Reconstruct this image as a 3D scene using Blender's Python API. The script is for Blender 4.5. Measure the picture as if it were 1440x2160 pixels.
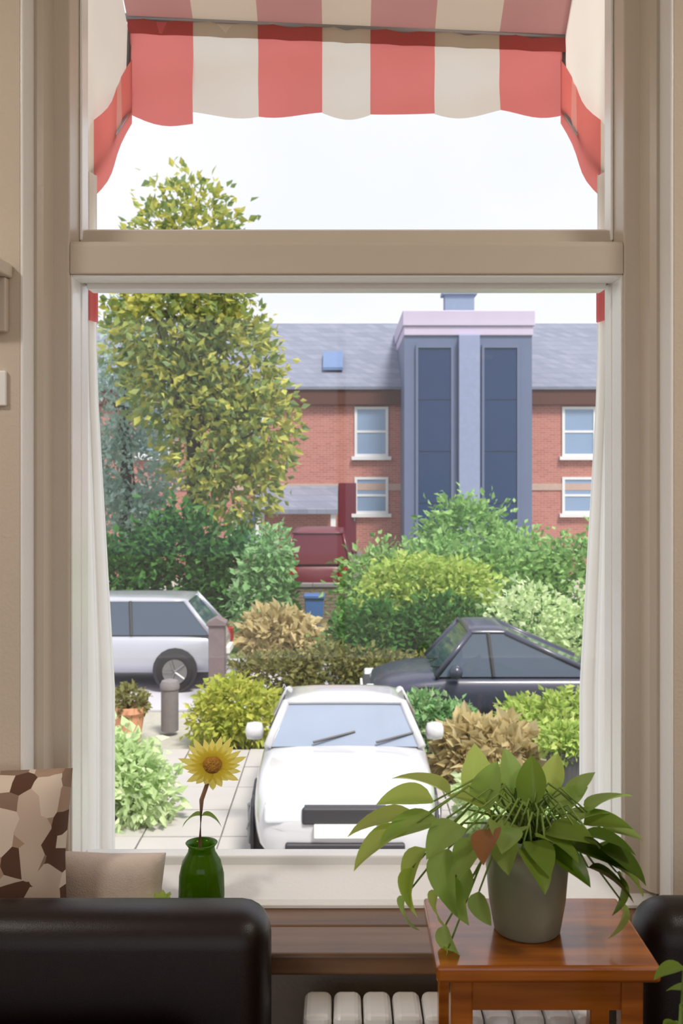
import bpy, bmesh, math, random
from mathutils import Vector, Matrix
random.seed(7)
PI = math.pi
SC = bpy.context.scene
COL = SC.collection
for o in list(bpy.data.objects): bpy.data.objects.remove(o)

# ------------------------------------------------------------------ camera, sky, sun, exposure
EYE = 1.5                     # eye height over the room's floor; street level is GZ
GZ = -2.0
F = 2100.0
cam_d = bpy.data.cameras.new('camera'); cam = bpy.data.objects.new('camera', cam_d); COL.objects.link(cam)
cam.location = (0, 0, EYE); cam.rotation_euler = (PI/2, 0, 0)
cam_d.sensor_fit = 'VERTICAL'; cam_d.sensor_height = 36.0; cam_d.sensor_width = 24.0
cam_d.lens = 35.0; cam_d.shift_y = -80/2160; cam_d.clip_start = 0.05; cam_d.clip_end = 500
cam_d.dof.use_dof = True; cam_d.dof.focus_distance = 2.2; cam_d.dof.aperture_fstop = 9.0
SC.camera = cam

w = bpy.data.worlds.new('sky'); SC.world = w; w.use_nodes = True
nt = w.node_tree; nt.nodes.clear()
wo = nt.nodes.new('ShaderNodeOutputWorld'); bg = nt.nodes.new('ShaderNodeBackground')
tc = nt.nodes.new('ShaderNodeTexCoord'); nz = nt.nodes.new('ShaderNodeTexNoise'); rp = nt.nodes.new('ShaderNodeValToRGB')
nz.inputs['Scale'].default_value = 2.6; nz.inputs['Detail'].default_value = 3
rp.color_ramp.elements[0].position = .35; rp.color_ramp.elements[0].color = (.80, .825, .90, 1)
rp.color_ramp.elements[1].position = .65; rp.color_ramp.elements[1].color = (.87, .885, .94, 1)
nt.links.new(tc.outputs['Generated'], nz.inputs['Vector']); nt.links.new(nz.outputs['Fac'], rp.inputs['Fac'])
nt.links.new(rp.outputs['Color'], bg.inputs['Color']); nt.links.new(bg.outputs[0], wo.inputs[0])
bg.inputs['Strength'].default_value = .9

sun_d = bpy.data.lights.new('sun', 'SUN'); sun = bpy.data.objects.new('sun', sun_d); COL.objects.link(sun)
sun_d.energy = 3.4; sun_d.angle = math.radians(14); sun_d.color = (1, .95, .86)
sun.rotation_euler = (math.radians(28), math.radians(16), 0)

def portal(name, loc, rot, sx, sy):
    l = bpy.data.lights.new(name, 'AREA'); l.shape = 'RECTANGLE'; l.size = sx; l.size_y = sy
    l.cycles.is_portal = True
    o = bpy.data.objects.new(name, l); COL.objects.link(o); o.location = loc; o.rotation_euler = rot
portal('front_window_portal', (.01, 2.16, 1.65), (-PI/2, 0, 0), 1.2, 2.0)
portal('fill_window_portal', (0, -3.16, 1.4), (PI/2, 0, 0), 4.2, 2.6)

vs = SC.view_settings
vs.view_transform = 'Standard'; vs.look = 'None'; vs.gamma = 1.0; vs.use_curve_mapping = False
vs.exposure = 0.45
FILL_LAMP = 15.0                   # watts of each added fill lamp

# ------------------------------------------------------------------ helpers
def lin(h):
    h = h.lstrip('#'); out = []
    for i in (0, 2, 4):
        c = int(h[i:i+2], 16)/255
        out.append(c/12.92 if c <= .04045 else ((c+.055)/1.055)**2.4)
    return (*out, 1)

def P(px, py, d):
    """a point d metres in front of the lens plane, seen at photo pixel px, py"""
    return Vector(((px-720)/F*d, d, EYE-(py-1000)/F*d))

def mat(name, col, rough=.6, var=.12, scale=8, bump=0, bscale=60, metal=0, spec=.5, trans=0, coat=0):
    m = bpy.data.materials.new(name); m.use_nodes = True
    n = m.node_tree; b = n.nodes['Principled BSDF']; L = n.links.new
    b.inputs['Roughness'].default_value = rough; b.inputs['Metallic'].default_value = metal
    b.inputs['Specular IOR Level'].default_value = spec; b.inputs['Coat Weight'].default_value = coat
    t = n.nodes.new('ShaderNodeTexCoord'); no = n.nodes.new('ShaderNodeTexNoise')
    no.inputs['Scale'].default_value = scale; no.inputs['Detail'].default_value = 4
    L(t.outputs['Object'], no.inputs['Vector'])
    mx = n.nodes.new('ShaderNodeMix'); mx.data_type = 'RGBA'
    c = lin(col)
    mx.inputs[6].default_value = tuple(max(0, x*(1-var)) for x in c[:3])+(1,)
    mx.inputs[7].default_value = tuple(min(1, x*(1+var)) for x in c[:3])+(1,)
    L(no.outputs['Fac'], mx.inputs[0]); L(mx.outputs[2], b.inputs['Base Color'])
    if bump:
        n2 = n.nodes.new('ShaderNodeTexNoise'); n2.inputs['Scale'].default_value = bscale
        L(t.outputs['Object'], n2.inputs['Vector'])
        bp = n.nodes.new('ShaderNodeBump'); bp.inputs['Strength'].default_value = bump; bp.inputs['Distance'].default_value = .01
        L(n2.outputs['Fac'], bp.inputs['Height']); L(bp.outputs[0], b.inputs['Normal'])
    if trans:
        tr = n.nodes.new('ShaderNodeBsdfTranslucent'); L(mx.outputs[2], tr.inputs['Color'])
        ms = n.nodes.new('ShaderNodeMixShader'); ms.inputs[0].default_value = trans
        out = n.nodes['Material Output']
        L(b.outputs[0], ms.inputs[1]); L(tr.outputs[0], ms.inputs[2]); L(ms.outputs[0], out.inputs['Surface'])
    return m

def wood(name, c1, c2, rough=.35, axis=0, scale=9, coat=0):
    m = bpy.data.materials.new(name); m.use_nodes = True
    n = m.node_tree; b = n.nodes['Principled BSDF']; L = n.links.new
    t = n.nodes.new('ShaderNodeTexCoord'); mp = n.nodes.new('ShaderNodeMapping')
    s = [scale*6]*3; s[axis] = scale*.4; mp.inputs['Scale'].default_value = s
    no = n.nodes.new('ShaderNodeTexNoise'); no.inputs['Detail'].default_value = 5; no.inputs['Scale'].default_value = 1
    r = n.nodes.new('ShaderNodeValToRGB'); r.color_ramp.elements[0].position = .35; r.color_ramp.elements[1].position = .65
    r.color_ramp.elements[0].color = lin(c1); r.color_ramp.elements[1].color = lin(c2)
    L(t.outputs['Object'], mp.inputs['Vector']); L(mp.outputs[0], no.inputs['Vector']); L(no.outputs['Fac'], r.inputs[0])
    L(r.outputs[0], b.inputs['Base Color']); b.inputs['Roughness'].default_value = rough; b.inputs['Coat Weight'].default_value = coat
    return m

def leafmat(name, cols, trans=.4, rough=.5, gain=1.0):
    """per-leaf colour drawn from cols, light shining through the blade"""
    m = bpy.data.materials.new(name); m.use_nodes = True
    n = m.node_tree; b = n.nodes['Principled BSDF']; L = n.links.new
    g = n.nodes.new('ShaderNodeNewGeometry'); r = n.nodes.new('ShaderNodeValToRGB')
    r.color_ramp.elements.remove(r.color_ramp.elements[1])
    for i, c in enumerate(cols):
        e = r.color_ramp.elements[0] if i == 0 else r.color_ramp.elements.new(i/(len(cols)-1))
        e.position = i/max(1, len(cols)-1); e.color = tuple(min(.9, q*gain) for q in lin(c)[:3])+(1,)
    L(g.outputs['Random Per Island'], r.inputs[0]); L(r.outputs[0], b.inputs['Base Color'])
    b.inputs['Roughness'].default_value = rough; b.inputs['Specular IOR Level'].default_value = .18
    tr = n.nodes.new('ShaderNodeBsdfTranslucent'); L(r.outputs[0], tr.inputs['Color'])
    ms = n.nodes.new('ShaderNodeMixShader'); ms.inputs[0].default_value = trans
    L(b.outputs[0], ms.inputs[1]); L(tr.outputs[0], ms.inputs[2]); L(ms.outputs[0], n.nodes['Material Output'].inputs['Surface'])
    return m

def brickmat(name, c1, c2, mortar, bw=.225, bh=.075, flat='XZ', rough=.85):
    m = bpy.data.materials.new(name); m.use_nodes = True
    n = m.node_tree; b = n.nodes['Principled BSDF']; L = n.links.new
    t = n.nodes.new('ShaderNodeTexCoord'); sp = n.nodes.new('ShaderNodeSeparateXYZ'); cb = n.nodes.new('ShaderNodeCombineXYZ')
    L(t.outputs['Object'], sp.inputs[0])
    ad = n.nodes.new('ShaderNodeMath'); L(sp.outputs['X'], ad.inputs[0]); L(sp.outputs['Y'], ad.inputs[1])
    L(ad.outputs[0], cb.inputs['X']); L(sp.outputs['Z'], cb.inputs['Y'])
    k = n.nodes.new('ShaderNodeTexBrick'); L(cb.outputs[0], k.inputs['Vector'])
    k.inputs['Scale'].default_value = 1; k.inputs['Brick Width'].default_value = bw; k.inputs['Row Height'].default_value = bh
    k.inputs['Mortar Size'].default_value = .006
    k.inputs['Color1'].default_value = lin(c1); k.inputs['Color2'].default_value = lin(c2); k.inputs['Mortar'].default_value = lin(mortar)
    L(k.outputs['Color'], b.inputs['Base Color']); b.inputs['Roughness'].default_value = rough
    bp = n.nodes.new('ShaderNodeBump'); bp.inputs['Strength'].default_value = .4; bp.invert = True
    L(k.outputs['Fac'], bp.inputs['Height']); L(bp.outputs[0], b.inputs['Normal'])
    return m

def glassmat(name, veil=.05, gloss=.05):
    """thin clear pane with an added translucent veil imitating window glare"""
    m = bpy.data.materials.new(name); m.use_nodes = True
    n = m.node_tree; L = n.links.new; out = n.nodes['Material Output']
    n.nodes.remove(n.nodes['Principled BSDF'])
    a = n.nodes.new('ShaderNodeBsdfTransparent'); g = n.nodes.new('ShaderNodeBsdfGlossy'); d = n.nodes.new('ShaderNodeBsdfTranslucent')
    g.inputs['Roughness'].default_value = .02; d.inputs['Color'].default_value = (.95, .95, .95, 1)
    no = n.nodes.new('ShaderNodeTexNoise'); no.inputs['Scale'].default_value = 3
    mm = n.nodes.new('ShaderNodeMath'); mm.operation = 'MULTIPLY'; mm.inputs[1].default_value = veil*2  # translucent share that stands in for glare on the pane
    L(no.outputs['Fac'], mm.inputs[0])
    m1 = n.nodes.new('ShaderNodeMixShader'); m2 = n.nodes.new('ShaderNodeMixShader'); m2.inputs[0].default_value = gloss
    L(mm.outputs[0], m1.inputs[0]); L(a.outputs[0], m1.inputs[1]); L(d.outputs[0], m1.inputs[2])
    L(m1.outputs[0], m2.inputs[1]); L(g.outputs[0], m2.inputs[2]); L(m2.outputs[0], out.inputs['Surface'])
    return m

class MB:
    def __init__(s): s.v = []; s.f = []
    def box(s, x0, x1, y0, y1, z0, z1):
        b = len(s.v)
        s.v += [(x, y, z) for z in (z0, z1) for y in (y0, y1) for x in (x0, x1)]
        s.f += [tuple(b+i for i in q) for q in ((0, 2, 3, 1), (4, 5, 7, 6), (0, 1, 5, 4), (2, 6, 7, 3), (0, 4, 6, 2), (1, 3, 7, 5))]
        return s
    def poly(s, pts):
        b = len(s.v); s.v += [tuple(p) for p in pts]; s.f.append(tuple(range(b, b+len(pts)))); return s
    def prism(s, pts2, axis, a, c):
        """2D outline pushed along an axis from a to c"""
        b = len(s.v); n = len(pts2)
        for t in (a, c):
            for (u, v) in pts2:
                s.v.append((t, u, v) if axis == 0 else ((u, t, v) if axis == 1 else (u, v, t)))
        s.f.append(tuple(b+i for i in range(n))); s.f.append(tuple(b+n+i for i in reversed(range(n))))
        for i in range(n):
            j = (i+1) % n; s.f.append((b+i, b+n+i, b+n+j, b+j))
        return s
    def lathe(s, prof, c=(0, 0, 0), n=24, axis=2):
        b = len(s.v)
        for (r, h) in prof:
            for k in range(n):
                a = 2*PI*k/n; u, v = r*math.cos(a), r*math.sin(a)
                p = (u, v, h) if axis == 2 else ((u, h, v) if axis == 1 else (h, u, v))
                s.v.append((c[0]+p[0], c[1]+p[1], c[2]+p[2]))
        for i in range(len(prof)-1):
            for k in range(n):
                k2 = (k+1) % n
                s.f.append((b+i*n+k, b+i*n+k2, b+(i+1)*n+k2, b+(i+1)*n+k))
        s.f.append(tuple(b+k for k in range(n))); s.f.append(tuple(b+(len(prof)-1)*n+k for k in range(n)))
        return s
    def tube(s, pts, rad, n=7):
        pts = [Vector(p) for p in pts]; b = len(s.v); m = len(pts)
        if not isinstance(rad, (list, tuple)): rad = [rad]*m
        for i, p in enumerate(pts):
            t = (pts[min(i+1, m-1)]-pts[max(i-1, 0)]).normalized()
            a = t.cross(Vector((0, 0, 1)));
            if a.length < .05: a = t.cross(Vector((1, 0, 0)))
            a.normalize(); c = t.cross(a)
            for k in range(n):
                q = p+(a*math.cos(2*PI*k/n)+c*math.sin(2*PI*k/n))*rad[i]; s.v.append(tuple(q))
        for i in range(m-1):
            for k in range(n):
                k2 = (k+1) % n; s.f.append((b+i*n+k, b+i*n+k2, b+(i+1)*n+k2, b+(i+1)*n+k))
        s.f.append(tuple(b+k for k in range(n))); s.f.append(tuple(b+(m-1)*n+k for k in range(n)))
        return s
    def grid(s, nu, nv, fn):
        b = len(s.v)
        for i in range(nu+1):
            for j in range(nv+1): s.v.append(tuple(fn(i/nu, j/nv)))
        for i in range(nu):
            for j in range(nv):
                a = b+i*(nv+1)+j; s.f.append((a, a+1, a+nv+2, a+nv+1))
        return s
    def mesh(s, name, m, smooth=False, fix=True):
        me = bpy.data.meshes.new(name); me.from_pydata(s.v, [], s.f)
        if fix:
            bm = bmesh.new(); bm.from_mesh(me); bmesh.ops.recalc_face_normals(bm, faces=bm.faces); bm.to_mesh(me); bm.free()
        if m: me.materials.append(m)
        if smooth: me.polygons.foreach_set('use_smooth', [True]*len(me.polygons))
        me.update(); return me
    def build(s, name, m, parent=None, smooth=False, bevel=0, subsurf=0, solid=0, fix=True):
        o = bpy.data.objects.new(name, s.mesh(name, m, smooth, fix)); COL.objects.link(o)
        if solid:
            md = o.modifiers.new('t', 'SOLIDIFY'); md.thickness = solid; md.offset = 0
        if bevel:
            md = o.modifiers.new('b', 'BEVEL'); md.width = bevel; md.segments = 3; md.limit_method = 'ANGLE'
        if subsurf:
            md = o.modifiers.new('s', 'SUBSURF'); md.levels = subsurf; md.render_levels = subsurf
        if parent: o.parent = parent
        return o

def tag(o, label, cat, group=None, kind=None):
    o['label'] = label; o['category'] = cat
    if group: o['group'] = group
    if kind: o['kind'] = kind
    return o
def thing(name, label, cat, loc=(0, 0, 0), rz=0, group=None):
    o = bpy.data.objects.new(name, None); COL.objects.link(o); o.location = loc; o.rotation_euler = (0, 0, rz)
    o.empty_display_size = .1
    return tag(o, label, cat, group)
def struct(o): o['kind'] = 'structure'; return o
def link(name, me, parent, loc=(0, 0, 0), rot=(0, 0, 0), scale=(1, 1, 1)):
    o = bpy.data.objects.new(name, me); COL.objects.link(o); o.parent = parent
    o.location = loc; o.rotation_euler = rot; o.scale = scale; return o

# ------------------------------------------------------------------ materials
M = {}
M['frame'] = mat('cream_paint', 'cdc2b3', .32, .05, 5, .05, 90)
M['white_frame'] = mat('white_gloss_paint', 'f4f4f3', .22, .04, 5, .04, 90)
M['wall'] = mat('beige_plaster', 'cfc2b2', .8, .05, 3, .1, 140)
M['ceil'] = mat('ceiling_white', 'eeeae2', .9, .03, 3)
M['render'] = mat('outside_render', 'e4e0d8', .9, .06, 4, .2, 60)
M['floorwood'] = wood('floor_boards', '7a5434', '96693f', .4, 1, 3)
M['board'] = wood('window_board_oak', '5b4029', '7a583a', .38, 0, 5)
M['pane'] = glassmat('window_glass', .004, .025)
M['red'] = mat('red_canvas', 'f28a86', .85, .06, 6, .1, 300, trans=.66)
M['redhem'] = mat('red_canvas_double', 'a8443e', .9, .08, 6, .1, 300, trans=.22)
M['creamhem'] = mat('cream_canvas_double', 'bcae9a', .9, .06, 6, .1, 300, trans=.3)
M['redlined'] = mat('muted_red_canvas', 'b58480', .9, .1, 5, .1, 300, trans=.3)  # duller and less translucent than the valance red
M['creamlined'] = mat('muted_cream_canvas', 'c4b6a4', .9, .06, 5, .1, 300, trans=.35)  # duller and less translucent than the valance cream
M['cream'] = mat('cream_canvas', 'f6eee4', .85, .03, 6, .1, 300, trans=.68)
M['curtain'] = mat('white_canvas_drape', 'fbfaf7', .85, .02, 6, .1, 300, trans=.72)
M['redband'] = mat('red_curtain_band', 'ec8a8c', .85, .06, 6, trans=.6)
M['metal'] = mat('grey_metal', '8f8f90', .35, .05, 10, metal=.8)
M['leather'] = mat('dark_brown_leather', '140806', .36, .2, 14, .1, 700, spec=.45)
M['stool'] = wood('stool_wood', '88470f', 'b0661e', .22, 0, 8, coat=.4)
M['pot'] = mat('grey_green_glaze', '868a7a', .38, .12, 12)
M['soil'] = mat('soil', '3a2a1e', .95, .3, 40, .6, 60)
M['vase'] = mat('green_glass', '5c9008', .08, .1, 4, trans=.6, spec=.8)
M['petal'] = leafmat('yellow_petal', ['ffdc50', 'ffe880', 'fad048'], .68)
M['disc'] = mat('flower_centre', 'c8923c', .9, .35, 200, .8, 300)
M['stembrown'] = mat('brown_stem', '8d6a50', .7, .1, 20)
M['stemgreen'] = mat('green_stem', '6f8a3a', .6, .15, 20)
M['slate'] = brickmat('roof_slate', '6f7486', '7f8394', '626678', .3, .2)
M['brick'] = brickmat('red_brick', 'a4625a', 'b27268', 'b09890')
M['brown'] = mat('brown_fascia', '512c22', .6, .1, 3)
M['bluepaint'] = mat('blue_grey_cladding', '5f6a88', .5, .08, 2)
M['lilac'] = mat('lilac_cornice', 'bdb2cc', .6, .06, 2)
M['darkglass'] = mat('dark_blue_glass', '263a5e', .25, .12, .6, spec=.4)
M['winglass'] = mat('far_window_glass', '7f95b4', .1, .15, .6, spec=.7)
M['whitetrim'] = mat('white_trim', 'd6d6da', .5, .05, 4)
M['maroon'] = mat('maroon_paint', '641a2c', .35, .1, 2, coat=.2)
M['carwhite'] = mat('white_car_paint', 'c6c6ca', .18, .02, 2, coat=.8)
M['carsilver'] = mat('silver_car_paint', 'b4b6c2', .25, .05, 2, coat=.7, metal=.3)
M['carslate'] = mat('slate_car_paint', '34374c', .35, .06, 2, coat=.3)
M['screen'] = mat('sky_painted_windscreen', '8a96aa', .12, .15, 2, spec=1.0)  # pale sky reflection painted into the base colour
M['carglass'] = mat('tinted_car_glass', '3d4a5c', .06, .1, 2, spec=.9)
M['tyre'] = mat('tyre_rubber', '26262a', .8, .1, 20)
M['trimblack'] = mat('black_plastic', '2c2c32', .5, .1, 20)
M['lamp'] = mat('headlamp', 'dfe6ee', .08, .05, 8, spec=.9)
M['plate'] = mat('plate', 'e6e6e0', .4, .03, 8)
M['taillamp'] = mat('tail_lamp', '8c1c1c', .15, .05, 8)
M['bluebin'] = mat('blue_plastic', '3f66a4', .45, .08, 8)
M['darkpot'] = mat('dark_planter', '4a4a4e', .7, .12, 10)
M['terra'] = mat('terracotta', 'd69a76', .8, .1, 10)
M['pillar'] = mat('mauve_stone', '75676a', .85, .18, 12, .4, 40)
M['bollard'] = mat('dark_stone', '7d787a', .85, .15, 12, .4, 40)
M['wallbrick'] = mat('brown_wall_brick', '7a6c5c', .9, .25, 5, .3, 40)
M['mortar'] = mat('wall_mortar', '8f887c', .95, .1, 20)
M['slab'] = mat('pale_paving', 'b2aeac', .85, .08, 3, .2, 60)
M['ground'] = mat('ground_gravel', 'a9a69c', .95, .2, 10, .3, 40)
M['road'] = mat('road', 'b9b7c0', .9, .1, 1.5, .2, 40)
M['lawn'] = mat('lawn', '7d9150', .95, .25, 6, .5, 60)
M['bark'] = mat('bark', '4c4234', .95, .25, 14, .6, 40)

# ------------------------------------------------------------------ room shell
C = .01
RX0, RX1, RY0, RY1, RZ1 = -2.3, 2.3, -3.1, 1.834, 2.9
ow0, ow1, oz0, oz1 = C-.602, C+.602, .64, 2.68
b = MB()
b.box(RX0-.2, ow0, RY1, 2.15, GZ, 3.3).box(ow1, RX1+.2, RY1, 2.15, GZ, 3.3)
b.box(ow0, ow1, RY1, 2.15, GZ, oz0).box(ow0, ow1, RY1, 2.15, oz1, 3.3)
struct(b.build('wall_front', M['wall']))
struct(MB().box(RX0-.2, RX0, RY0-.2, RY1, GZ, 3.3).build('wall_left', M['wall']))
struct(MB().box(RX1, RX1+.2, RY0-.2, RY1, GZ, 3.3).build('wall_right', M['wall']))
b = MB()
b.box(RX0, -2.1, RY0-.2, RY0, GZ, 3.3).box(2.1, RX1, RY0-.2, RY0, GZ, 3.3)
b.box(-2.1, 2.1, RY0-.2, RY0, GZ, .1).box(-2.1, 2.1, RY0-.2, RY0, 2.7, 3.3)
struct(b.build('wall_back', M['wall']))
fl = struct(MB().box(RX0, RX1, RY0, RY1, -.2, -.012).build('floor', M['floorwood']))
fm = MB().box(-.073, .073, -1.22, 1.22, -.012, 0).mesh('floor_plank', M['floorwood'])
for i in range(30):
    for j in range(2): link('floor_plank', fm, fl, (RX0+.077+.1532*i, RY0+1.235+2.465*j, 0))
struct(MB().box(RX0, RX1, RY0, RY1, RZ1, RZ1+.2).build('ceiling', M['ceil']))
for nm, bx in (('baseboard_front', (RX0, RX1, RY1-.02, RY1, 0, .14)), ('baseboard_left', (RX0, RX0+.02, RY0, RY1-.02, 0, .14)),
               ('baseboard_right', (RX1-.02, RX1, RY0, RY1-.02, 0, .14))):
    struct(MB().box(*bx).build(nm, M['white_frame'], bevel=.006))

rad = thing('radiator', 'white column radiator, added to brighten the wall under the window board between sofa and stool', 'radiator', (.185, 1.672, 0))  # added radiator; its white paints in the lighter tone below the board
cm = MB().box(-.0235, .0235, -.045, .045, .12, .612).mesh('column', M['white_frame'])
for k in range(10):
    o = link('column', cm, rad, (-.225+.05*k, 0, 0)); md = o.modifiers.new('b', 'BEVEL'); md.width = .012; md.segments = 3
for z in (.16, .55): MB().tube([(-.24, 0, z), (.24, 0, z)], .018, 12).build('header_pipe', M['white_frame'], rad, smooth=True)
for x in (-.2, .2): MB().box(x-.02, x+.02, -.04, .04, 0, .13).build('foot', M['white_frame'], rad)

# the window: frame, transom, sashes, glass, board
W = struct(bpy.data.objects.new('window_1', None)); COL.objects.link(W); W.location = (C, 1.99, .668)
def wpart(mb, name, m, bevel=.004, **k):
    mb.v = [(x-C, y-1.99, z-.668) for x, y, z in mb.v]
    return mb.build(name, m, W, bevel=bevel, **k)
for s in (-1, 1):
    a, c_ = sorted((C+s*.537, C+s*.602)); wpart(MB().box(a, c_, 1.93, 2.06, .66, 2.68), 'jamb', M['frame'])
    a, c_ = sorted((C+s*.537, C+s*.533)); wpart(MB().box(a, c_, 1.936, 2.0, .70, 1.888), 'daylit_jamb_lining', M['white_frame'], .001)  # added whiter strip: daylight on the return put into its colour
    x0 = C+s*.602; pr = [(x0, 1.93), (x0, 1.90), (x0-s*.012, 1.897), (x0-s*.022, 1.906), (x0-s*.034, 1.93)]
    wpart(MB().prism(pr, 2, .70, 2.66), 'bead_moulding', M['frame'], 0)
    a, c_ = sorted((C+s*.531, C+s*.537))
    wpart(MB().box(a, c_, 2.0, 2.05, .72, 1.888), 'sash_stile', M['white_frame'])
    wpart(MB().box(a, c_, 2.0, 2.05, 1.97, 2.62), 'sash_stile', M['white_frame'])
    a, c_ = sorted((C+s*.602, C+s*.596))
    wpart(MB().box(a, c_, 1.834, 1.90, .668, 2.68), 'reveal_lining', M['white_frame'], .002)
wpart(MB().box(C-.537, C+.537, 1.93, 2.06, 2.60, 2.68), 'head_frame', M['frame'])
wpart(MB().prism([(1.93, 1.888), (2.06, 1.888), (2.06, 1.96), (1.935, 1.952), (1.93, 1.945)], 0, C-.537, C+.537), 'transom', M['frame'], .003)
wpart(MB().box(C-.533, C+.533, 1.936, 2.0, 1.883, 1.8878), 'daylit_transom_lining', M['white_frame'], .001)  # added white strip painting in the lit underside of the transom
wpart(MB().prism([(2.0, 1.955), (2.055, 1.958), (2.055, 2.005), (2.012, 1.992)], 0, C-.537, C+.537), 'sash_rail', M['frame'], .002)
wpart(MB().box(C-.522, C+.522, 2.0, 2.05, 1.872, 1.888), 'sash_rail', M['white_frame'], .003)
wpart(MB().box(C-.531, C+.531, 2.005, 2.045, .70, .731), 'sash_rail', M['white_frame'], .004)
wpart(MB().prism([(1.905, .6685), (2.06, .6685), (2.06, .724), (2.02, .718), (1.915, .682), (1.905, .675)], 0, C-.60, C+.60), 'bottom_frame', M['white_frame'], .001)
wpart(MB().box(C-.527, C+.527, 2.022, 2.026, .73, 1.875), 'glass_pane', M['pane'], 0)
wpart(MB().box(C-.527, C+.527, 2.022, 2.026, 1.985, 2.61), 'glass_pane', M['pane'], 0)
wpart(MB().prism([(2.05, .60), (2.30, .60), (2.30, .635), (2.05, .675)], 0, C-.60, C+.60), 'outer_sill', M['white_frame'], .006)
struct(MB().box(C-.95, C+.95, 1.725, 1.834, .63, .668).box(ow0+.001, ow1-.001, 1.834, 1.99, .641, .668).build('trim_1', M['board'], bevel=.006))
# unseen rear window, added and enlarged to let fill light in
W2 = struct(bpy.data.objects.new('fill_window', None)); COL.objects.link(W2); W2.location = (0, RY0-.1, .1)
for nm, bx in (('frame_stile', (-2.1, -2.03, -.04, .04, 0, 2.6)), ('frame_stile', (2.03, 2.1, -.04, .04, 0, 2.6)), ('frame_rail', (-2.03, 2.03, -.04, .04, 0, .07)),
               ('frame_rail', (-2.03, 2.03, -.04, .04, 2.53, 2.6)), ('mullion', (-.03, .03, -.04, .04, .07, 2.53))):
    MB().box(*bx).build(nm, M['white_frame'], W2)
for x0, x1 in ((-2.03, -.03), (.03, 2.03)): MB().box(x0, x1, -.003, .003, .07, 2.53).build('glass_pane', M['pane'], W2)
# flush fill lamps added out of view to brighten the room
lampm = bpy.data.materials.new('fill_diffuser'); lampm.use_nodes = True
lb = lampm.node_tree.nodes['Principled BSDF']; lb.inputs['Emission Color'].default_value = (1, .9, .78, 1); lb.inputs['Emission Strength'].default_value = 2
for x, sd in ((-1.1, 'left'), (1.1, 'right')):
    t = thing('fill_lamp', 'round flush fill lamp added on the %s half of the ceiling, behind the view' % sd, 'lamp', (x*1.4, .7, RZ1), 0, 'added fill lamps')
    MB().lathe([(.2, 0), (.2, -.03), (.18, -.035)], (0, 0, 0), 32).build('rim', M['metal'], t)
    MB().lathe([(.185, -.03), (.17, -.06), (.1, -.075), (0, -.08)], (0, 0, 0), 32).build('diffuser', lampm, t, smooth=True)
    ld = bpy.data.lights.new('fill_light', 'AREA'); ld.shape = 'DISK'; ld.size = .36; ld.energy = FILL_LAMP; ld.color = (1, .94, .86)
    lo_ = bpy.data.objects.new('fill_light', ld); COL.objects.link(lo_); lo_.parent = t; lo_.location = (0, 0, -.085)

# ------------------------------------------------------------------ ground
struct(MB().box(-60, 60, -40, 90, GZ-.5, GZ-.06).build('ground', M['ground']))
struct(MB().box(-60, 60, 14.9, 19.0, GZ-.06, GZ-.02).build('road', M['road'], bevel=.01))
tag(MB().box(-40, 40, 19.1, 27.5, GZ-.06, GZ+.02).build('front_lawn', M['lawn']), 'green lawn strip behind the far hedge, before the brick houses', 'lawn', kind='structure')
dv = struct(MB().box(-4.2, 3.4, 5.0, 12.7, GZ-.06, GZ-.03).build('driveway', M['ground']))
dv['label'] = 'pale slab driveway under the white car'
sm = MB().box(-.372, .372, -.372, .372, -.03, .012).mesh('paving_slab', M['slab'])
for i in range(10):
    for j in range(10): link('paving_slab', sm, dv, (-3.82+.76*i, 5.4+.76*j, GZ+random.uniform(-.004, .004)), (0, 0, random.uniform(-.006, .006)))

# ------------------------------------------------------------------ house across the road
H = thing('brick_house', 'red brick terraced house with slate roof across the road', 'house', (0, 34, GZ))
def hp(mb, name, m, par=None, bevel=0): return mb.build(name, m, par or H, bevel=bevel)
EZ = 6.05
hp(MB().box(-9, 13, 0, 8, 0, EZ+.4), 'brick_wall', M['brick'])
hp(MB().prism([(-.26, EZ+.42), (4, EZ+3.2), (8.45, EZ+.35), (8.45, EZ+.25), (4, EZ+3.08), (-.26, EZ+.32)], 0, -9.2, 13.2), 'slate_roof', M['slate'])
hp(MB().box(-9.2, 13.2, -.2, -.02, EZ-.2, EZ+.36), 'fascia', M['brown'], bevel=.02)
hp(MB().box(-9.2, 13.2, -.03, .1, 2.95, 3.18), 'stone_band', mat('band_stone', 'b39a90', .8))
def hwin(x, z, wd, ht):
    fr = MB().box(x-wd/2, x-wd/2+.09, -.05, .1, z, z+ht).box(x+wd/2-.09, x+wd/2, -.05, .1, z, z+ht)
    fr.box(x-wd/2+.09, x+wd/2-.09, -.05, .1, z, z+.09).box(x-wd/2+.09, x+wd/2-.09, -.05, .1, z+ht-.09, z+ht).box(x-wd/2+.09, x+wd/2-.09, -.04, .1, z+ht/2-.04, z+ht/2+.04)
    o = hp(fr, 'window', M['whitetrim'])
    MB().box(x-wd/2+.09, x+wd/2-.09, -.02, .02, z+.09, z+ht/2-.04).build('pane', M['winglass'], o)
    MB().box(x-wd/2+.09, x+wd/2-.09, -.02, .02, z+ht/2+.04, z+ht-.09).build('pane', M['winglass'], o)
    MB().box(x-wd/2-.1, x+wd/2+.1, -.14, .1, z-.12, z).build('window_sill', M['whitetrim'], o)
for x in (-6.4, -3.2, 1.02, 8.1, 11.2):
    hwin(x, 4.1, 1.15, 1.7); hwin(x, 2.15 if x > 0 else 1.0, 1.15, 1.25)
tw = MB().box(2.02, 6.12, -2, 3, 0, 8.25)
hp(tw, 'bay_tower', M['bluepaint'])
hp(MB().box(1.96, 6.2, -2.12, 3.1, 8.25, 8.75).box(2.0, 6.15, -2.06, 3.05, 7.95, 8.25), 'cornice', M['lilac'], bevel=.03)
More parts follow.
